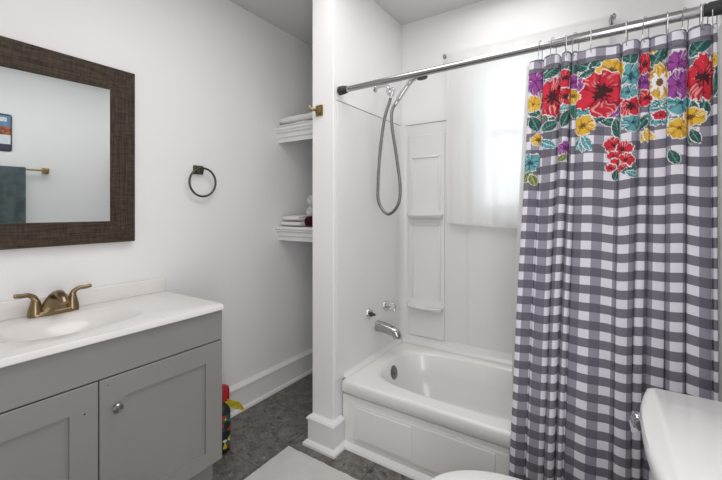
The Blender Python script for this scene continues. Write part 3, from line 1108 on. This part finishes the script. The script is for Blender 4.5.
# ------------------------------------------------------------------ vanity
VF, VY0, VY1, VT = -1.385, .062, 1.004, .788
van = thing('vanity_cabinet', 'grey shaker vanity cabinet with two doors below the white sink top', 'cabinet', (-1.62, .533, 0))
bm = B()
box(bm, XL + .001, VF - .02, VY0, VY0 + .016, .145, VT)
box(bm, XL + .001, VF - .02, VY1 - .016, VY1, .145, VT)
box(bm, XL + .001, VF - .02, VY0 + .016, VY1 - .016, .145, .161)
box(bm, XL + .001, XL + .013, VY0 + .016, VY1 - .016, .161, VT - .03)
obj('carcass', bm, M['vanity'], van)
obj('toe_kick', bx(VF - .081, VF - .065, VY0 + .003, VY1 - .003, 0, .1448), M['vanity'], van)
obj('false_front', bx(VF - .0195, VF, VY0, VY1, .660, VT - .001, bev=.0015), M['vanity'], van)
obj('face_gap', bx(VF - .0196, VF - .016, VY0 + .004, VY1 - .004, .15, .78), M['dark'], van)
MIDY = .537


def door(y0, y1, label):
    z0, z1 = .142, .655
    sw, tr_, br = .078, .078, .064
    q = lambda x, e: [Vector((x, y0 + e, z0 + e)), Vector((x, y1 - e, z0 + e)), Vector((x, y1 - e, z1 - e)), Vector((x, y0 + e, z1 - e))]
    w = lambda x: [Vector((x, y0 + sw, z0 + br)), Vector((x, y1 - sw, z0 + br)), Vector((x, y1 - sw, z1 - tr_)), Vector((x, y0 + sw, z1 - tr_))]
    bm = loft(B(), [w(VF - .019), q(VF - .019, 0), q(VF - .0015, 0), q(VF, .0015), w(VF), w(VF - .019)], False, False)
    bmesh.ops.remove_doubles(bm, verts=bm.verts, dist=1e-5)
    d = obj('door', bm, M['vanity'], van)
    d['label'] = label
    obj('panel', bx(VF - .018, VF - .008, y0 + sw - .002, y1 - sw + .002, z0 + br - .002, z1 - tr_ + .002), M['vanity'], d)
    return d


dl = door(VY0, MIDY - .002, 'grey door with an empty knob hole')
drr = door(MIDY + .002, VY1, 'grey door with a round metal knob')
obj('knob', lathe(B(), [(0, .007), (.010, .006), (.014, .008), (.018, .015), (.024, .0165), (.029, .013), (.031, 0)], (VF, .585, .552), (1, 0, 0), 24), M['nickel'], drr, smooth=True)
obj('knob_hole', lathe(B(), [(-.001, .0028), (.0004, .0028), (.0004, 0)], (VF, .497, .566), (1, 0, 0), 12), M['dark'], dl)
obj('screw_hole', lathe(B(), [(-.001, .0016), (.0004, .0016), (.0004, 0)], (VF, .563, .632), (1, 0, 0), 12), M['dark'], drr)

top = thing('washbasin', 'white cultured marble sink top with oval basin on the grey vanity', 'sink', (-1.61, .533, VT))
TX, TY0, TY1, TZ1 = -1.368, .052, 1.007, .812
bcx2, bcy2, bhx2, bhy2 = -1.612, .545, .135, .215
ocx, ocy, ohx, ohy = (XL + .002 + TX) / 2, (TY0 + TY1) / 2, (TX - XL - .002) / 2, (TY1 - TY0) / 2
N_ = 96
rings = [sq_ring(ocx, ocy, ohx - .002, ohy - .002, VT + .0005, 60, N_), sq_ring(ocx, ocy, ohx, ohy, VT + .003, 60, N_), sq_ring(ocx, ocy, ohx, ohy, TZ1 - .006, 60, N_),
         sq_ring(ocx, ocy, ohx - .002, ohy - .002, TZ1 - .001, 50, N_), sq_ring(ocx, ocy, ohx - .006, ohy - .006, TZ1, 40, N_),
         sq_ring(bcx2, bcy2, bhx2 + .020, bhy2 + .022, TZ1, 2.3, N_), sq_ring(bcx2, bcy2, bhx2 + .008, bhy2 + .009, TZ1 - .002, 2.3, N_), sq_ring(bcx2, bcy2, bhx2 - .004, bhy2 - .005, TZ1 - .007, 2.3, N_),
         sq_ring(bcx2, bcy2, bhx2 - .018, bhy2 - .024, TZ1 - .018, 2.3, N_), sq_ring(bcx2, bcy2, bhx2 - .036, bhy2 - .052, TZ1 - .040, 2.2, N_),
         sq_ring(bcx2, bcy2, bhx2 - .060, bhy2 - .095, TZ1 - .070, 2.1, N_), sq_ring(bcx2, bcy2, .045, .07, TZ1 - .093, 2, N_), sq_ring(bcx2, bcy2, .02, .02, TZ1 - .098, 2, N_)]
bm = loft(B(), rings, False, True)
obj('slab', bm, M['marble'], top, smooth=35)
obj('backsplash', bx(XL + .0015, XL + .020, TY0, TY1, TZ1 - .002, .879, bev=.005, seg=3), M['marble'], top, smooth=35)
obj('drain', lathe(B(), [(0, .019), (.003, .018), (.004, 0)], (bcx2, bcy2, TZ1 - .0975)), M['bronze'], top, smooth=True)

# faucet
fc = thing('faucet', 'brushed bronze two handle faucet at the back of the sink', 'faucet', (-1.80, .546, TZ1))
FXC, FY = -1.802, .546
rings = []
for z, k in ((0, 1.0), (.006, 1.0), (.012, .96), (.016, .86)):
    rings.append([v_ for v_ in sq_ring(FXC, FY, .026 * k, .080 * (k * .3 + .7), TZ1 + .0005 + z, 3, 40)])
obj('base', loft(B(), rings), M['bronze'], fc, smooth=True)
# spout: broad low arch toward the basin
pts = smooth_path([(FXC, FY, TZ1 + .010), (FXC + .004, FY, TZ1 + .040), (FXC + .016, FY, TZ1 + .068), (FXC + .044, FY, TZ1 + .083), (FXC + .080, FY, TZ1 + .074), (FXC + .100, FY, TZ1 + .054)], 5)
n = len(pts)
bm = B()
rings = []
for i, p in enumerate(pts):
    t = (pts[min(i + 1, n - 1)] - pts[max(i - 1, 0)]).normalized()
    side = Vector((0, 1, 0))
    up = t.cross(side).normalized()
    f = i / (n - 1)
    wy = .042 * (1 - f) ** 2.2 + .0145
    wt = .020 * (1 - f) + .0105 * f
    rings.append([p + side * wy * math.cos(2 * PI * k / 20) + up * wt * math.sin(2 * PI * k / 20) for k in range(20)])
loft(bm, rings)
obj('spout', bm, M['bronze'], fc, smooth=True)
for sgn in (-1, 1):
    y = FY + sgn * .058
    bm = lathe(B(), [(.010, .024), (.03, .021), (.045, .0175), (.060, .014), (.066, .010)], (FXC, y, TZ1), (0, 0, 1), 20)
    obj('handle_hub', bm, M['bronze'], fc, smooth=True)
    pts = smooth_path([(FXC, y, TZ1 + .050), (FXC, y + sgn * .004, TZ1 + .072), (FXC + .002, y + sgn * .022, TZ1 + .086), (FXC + .006, y + sgn * .042, TZ1 + .087), (FXC + .010, y + sgn * .064, TZ1 + .091)], 5)
    obj('handle_lever', tube(B(), pts, [.014 - .005 * min(1, i / 8) - .001 * i / len(pts) for i in range(len(pts) - 2)] + [.0085, .005], 12, True, .8), M['bronze'], fc, smooth=True)
obj('lift_rod', tube(B(), [(FXC - .012, FY, TZ1 + .01), (FXC - .018, FY, TZ1 + .075)], .0028, 8), M['bronze'], fc, smooth=True)

# ------------------------------------------------------------------ bottle beside the vanity
bxp, byp = -1.62, 1.175
bt = thing('cleaner_bottle', 'small dark bottle with red cap on the floor beside the vanity', 'bottle', (bxp, byp, 0))
obj('body', lathe(B(), [(0, .036), (.004, .039), (.20, .039), (.225, .034), (.24, .022), (.262, .02), (.262, 0)], (bxp, byp, 0), n=28), M['blackp'], bt, smooth=True)
m, nt, b = nodes_of('printed_label', .4)
tc = nt.nodes.new('ShaderNodeTexCoord')
vo = nt.nodes.new('ShaderNodeTexVoronoi')
vo.inputs['Scale'].default_value = 40
nt.links.new(tc.outputs['Object'], vo.inputs['Vector'])
rp = nt.nodes.new('ShaderNodeValToRGB')
rp.color_ramp.interpolation = 'CONSTANT'
els = rp.color_ramp.elements
els[0].color = rgb(24, 40, 36)
els[1].position = .4
els[1].color = rgb(40, 74, 120)
for p_, c_ in ((.55, rgb(190, 40, 30)), (.66, rgb(40, 96, 70)), (.82, rgb(214, 214, 206)), (.9, rgb(200, 170, 40))):
    e = els.new(p_)
    e.color = c_
sep = nt.nodes.new('ShaderNodeSeparateColor')
nt.links.new(vo.outputs['Color'], sep.inputs[0])
nt.links.new(sep.outputs[0], rp.inputs[0])
nt.links.new(rp.outputs[0], b.inputs['Base Color'])
obj('label', lathe(B(), [(.02, .0395), (.19, .0395)], (bxp, byp, 0), n=28, cap=False), m, bt, smooth=True)
obj('cap', lathe(B(), [(.255, .030), (.258, .035), (.305, .035), (.318, .031), (.325, .02), (.326, 0)], (bxp, byp, 0), n=24), M['red'], bt, smooth=True)
bm = B()
rows = []
for i in range(9):
    r = []
    for j in range(9):
        p = Vector((bxp + .020 + .006 * i, byp + .012 + .0095 * i - .004 * j, .252 - .0055 * i + .0075 * (j - 4)))
        p += Vector((1, -1, .4)) * .010 * noise.noise(Vector((i * .5, j * .6, 3)))
        r.append(p)
    rows.append(r)
loft(bm, rows, False, False, closed=False)
bmesh.ops.solidify(bm, geom=bm.faces[:], thickness=.004)
tg = obj('neck_tag', bm, M['yellow'], bt, smooth=60)
tg['label'] = 'crumpled yellow tag'

# ------------------------------------------------------------------ bath mat
bm = B()
x0, x1, y0, y1 = -1.357, -.56, .84, 1.378
rows = []
NXm, NYm = 90, 60
for i in range(NXm + 1):
    r = []
    for j in range(NYm + 1):
        x, y = x0 + (x1 - x0) * i / NXm, y0 + (y1 - y0) * j / NYm
        e = min(i, NXm - i, j, NYm - j)
        z = .003 if e == 0 else .013 + .0025 * noise.noise(Vector((x * 45, y * 45, 0))) + .002 * noise.noise(Vector((x * 9, y * 9, 2)))
        dx = .003 * noise.noise(Vector((x * 14, y * 14, 7))) if e == 0 else 0
        r.append(Vector((x + dx, y + dx, z)))
    rows.append(r)
loft(bm, rows, False, False, closed=False)
ed = [Vector((v_.co.x, v_.co.y, .0008)) for v_ in bm.verts]
bt_ = bmesh.ops.solidify(bm, geom=bm.faces[:], thickness=.0022)
mo = obj('bath_mat', bm, M['mat'], None, (-.96, 1.11, 0), smooth=True)
tag(mo, 'white plush bath mat lying on the dark floor', 'bath mat')

# ------------------------------------------------------------------ toilet
TCY = .985
tl = thing('toilet', 'white two piece toilet against the right wall', 'toilet', (-.1, TCY, 0))


def bowed(xf, xb_, hw, z, bow, rc=.03, N=16):
    """plan outline: flat back at xb_, bowed front towards -x, rounded corners"""
    pts = []
    pts.append(Vector((xb_, TCY + hw, z)))
    for k in range(5):
        a = PI / 2 * k / 4
        pts.append(Vector((xf + bow * .85 + rc - rc * math.sin(a), TCY + hw - rc + rc * math.cos(a), z)))
    for k in range(1, N):
        t = 1 - 2 * k / N
        pts.append(Vector((xf + bow * .85 * (abs(t) ** 2.2), TCY + t * (hw - rc), z)))
    for k in range(5):
        a = PI / 2 * (4 - k) / 4
        pts.append(Vector((xf + bow * .85 + rc - rc * math.sin(a), TCY - hw + rc - rc * math.cos(a), z)))
    pts.append(Vector((xb_, TCY - hw, z)))
    return pts


TB = XR - .012
obj('tank', loft(B(), [bowed(.105, TB - .01, .175, .375, .018), bowed(.088, TB - .006, .192, .42, .018), bowed(.078, TB - .004, .202, .720, .018)]), M['porcelain'], tl, smooth=40)
rings = [bowed(.078, TB - .004, .206, .721, .020), bowed(.066, TB, .214, .727, .024, .016), bowed(.063, TB, .216, .752, .024, .016), bowed(.067, TB - .002, .213, .763, .024, .015), bowed(.078, TB - .006, .205, .768, .022, .012)]
obj('tank_lid', loft(B(), rings), M['porcelain'], tl, smooth=45)
lv = obj('flush_lever', lathe(B(), [(0, .014), (.012, .013), (.016, .009), (.024, .009), (.024, 0)], (.084, TCY + .178, .698), (-1, 0, 0), 18), M['chrome'], tl, smooth=True)
obj('lever_arm', tube(B(), smooth_path([(.062, TCY + .180, .699), (.056, TCY + .163, .698), (.055, TCY + .142, .693), (.058, TCY + .118, .688)], 4), [.006] * 5 + [.0075] * 8, 10), M['chrome'], lv, smooth=True)
bc = -.174


def egg(cx_, hx_, hy_, z, back=.6):
    out = []
    for k in range(56):
        a = 2 * PI * k / 56
        c, s = math.cos(a), math.sin(a)
        n_ = 2.0 if c < 0 else 2.6
        d = (abs(c) ** n_ + abs(s) ** n_) ** (1 / n_)
        out.append(Vector((cx_ + hx_ * c / d, TCY + hy_ * s / d, z)))
    return out


obj('bowl', loft(B(), [egg(-.06, .24, .115, 0), egg(-.06, .235, .11, .03), egg(-.07, .20, .095, .12), egg(-.09, .21, .11, .2), egg(-.14, .24, .155, .29), egg(-.19, .258, .178, .36), egg(bc, .262, .182, .385), egg(bc, .255, .176, .39)]), M['porcelain'], tl, smooth=True)
obj('bowl_deck', bx(-.02, TB - .02, TCY - .12, TCY + .12, .30, .374, bev=.02, seg=3), M['porcelain'], tl, smooth=True)
obj('seat', loft(B(), [egg(bc, .258, .186, .391), egg(bc, .264, .191, .395), egg(bc, .264, .191, .404), egg(bc, .258, .186, .408)]), M['porcelain'], tl, smooth=True)
obj('seat_lid', loft(B(), [egg(bc, .256, .184, .409), egg(bc, .263, .190, .413), egg(bc, .262, .189, .422), egg(bc, .25, .178, .428), egg(bc, .18, .12, .431)]), M['porcelain'], tl, smooth=True)
for sgn in (-1, 1):
    obj('seat_hinge', bx(.02, .055, TCY + sgn * .07 - .02, TCY + sgn * .07 + .02, .374, .425, bev=.006), M['porcelain'], tl)

# ------------------------------------------------------------------ right wall seen in the mirror: towel bar, towel, tin sign
tb = thing('towel_bar', 'brass towel bar on the right wall, seen in the mirror', 'towel bar', (XR, .64, 1.54))
BX = XR - .058
obj('bar', tube(B(), [(BX, .36, 1.54), (BX, .915, 1.54)], .0075, 12), M['brass'], tb, smooth=True)
for y in (.36, .908):
    bm = bx(XR - .010, XR, y - .024, y + .024, 1.518, 1.566, bev=.003)
    box(bm, BX - .014, XR - .008, y - .016, y + .016, 1.526, 1.558, bev=.006)
    obj('post', bm, M['brass'], tb, smooth=30)
bm = B()
prof = []
rows = []
for i in range(41):
    y = .40 + (.775 - .40) * i / 40
    r = []
    w = .004 * math.sin(y * 60) + .003 * math.sin(y * 140)
    for x, z in ((BX + .020, 1.02), (BX + .018, 1.2), (BX + .015, 1.4), (BX + .014, 1.53), (BX + .010, 1.549), (BX + .004, 1.557), (BX - .004, 1.557), (BX - .010, 1.549), (BX - .015, 1.53), (BX - .018, 1.4), (BX - .022, 1.2), (BX - .025, 1.0), (BX - .026, .97)):
        k = max(0, (1.5 - z))
        r.append(Vector((x + (w * k * 2 if x < BX else 0), y, z)))
    rows.append(r)
loft(bm, rows, False, False, closed=False)
bmesh.ops.solidify(bm, geom=bm.faces[:], thickness=.005)
ht = obj('hanging_towel', bm, M['grey_towel'], None, (BX, .59, 1.0), smooth=60)
tag(ht, 'dark grey towel draped over the brass bar, seen in the mirror', 'towel')
tsg = thing('tin_sign', 'small colourful tin sign with dark border, seen at the mirror edge', 'sign', (XR, .60, 1.68))


def rrect(y0, y1, z0, z1, r, x):
    out = []
    for cy_, cz_, a0 in ((y1 - r, z1 - r, 0), (y0 + r, z1 - r, 90), (y0 + r, z0 + r, 180), (y1 - r, z0 + r, 270)):
        for k in range(6):
            a = math.radians(a0 + 18 * k)
            out.append(Vector((x, cy_ + r * math.cos(a), cz_ + r * math.sin(a))))
    return out


SY0, SY1, SZ0, SZ1 = .503, .703, 1.677, 1.972
obj('plate', loft(B(), [rrect(SY0, SY1, SZ0, SZ1, .018, XR - .001), rrect(SY0, SY1, SZ0, SZ1, .018, XR - .005)]), mat('sign_border', rgb(54, 48, 50), .5), tsg)


def strip(name, z0, z1, m_, x, y0=SY0 + .009, y1=SY1 - .009):
    return obj(name, bx(x - .0006, x, y0, y1, z0, z1), m_, tsg)


strip('sky_field', SZ0 + .06, SZ1 - .012, mat('sign_blue', rgb(96, 132, 168), .5, var=.3, scale=25), XR - .005)
strip('snow_field', SZ0 + .058, SZ0 + .13, mat('sign_white', rgb(214, 220, 226), .5, var=.12, scale=25), XR - .0056)
strip('roof_field', SZ0 + .13, SZ0 + .195, mat('sign_rust', rgb(150, 84, 52), .5, var=.75, scale=45), XR - .0056)
strip('caption_field', SZ0 + .012, SZ0 + .055, mat('sign_caption', rgb(60, 62, 84), .5, var=.6, scale=60), XR - .0056)
strip('title_band', SZ1 - .06, SZ1 - .028, mat('sign_title', rgb(214, 220, 226), .5, var=.35, scale=80), XR - .0056, SY0 + .03, SY1 - .03)
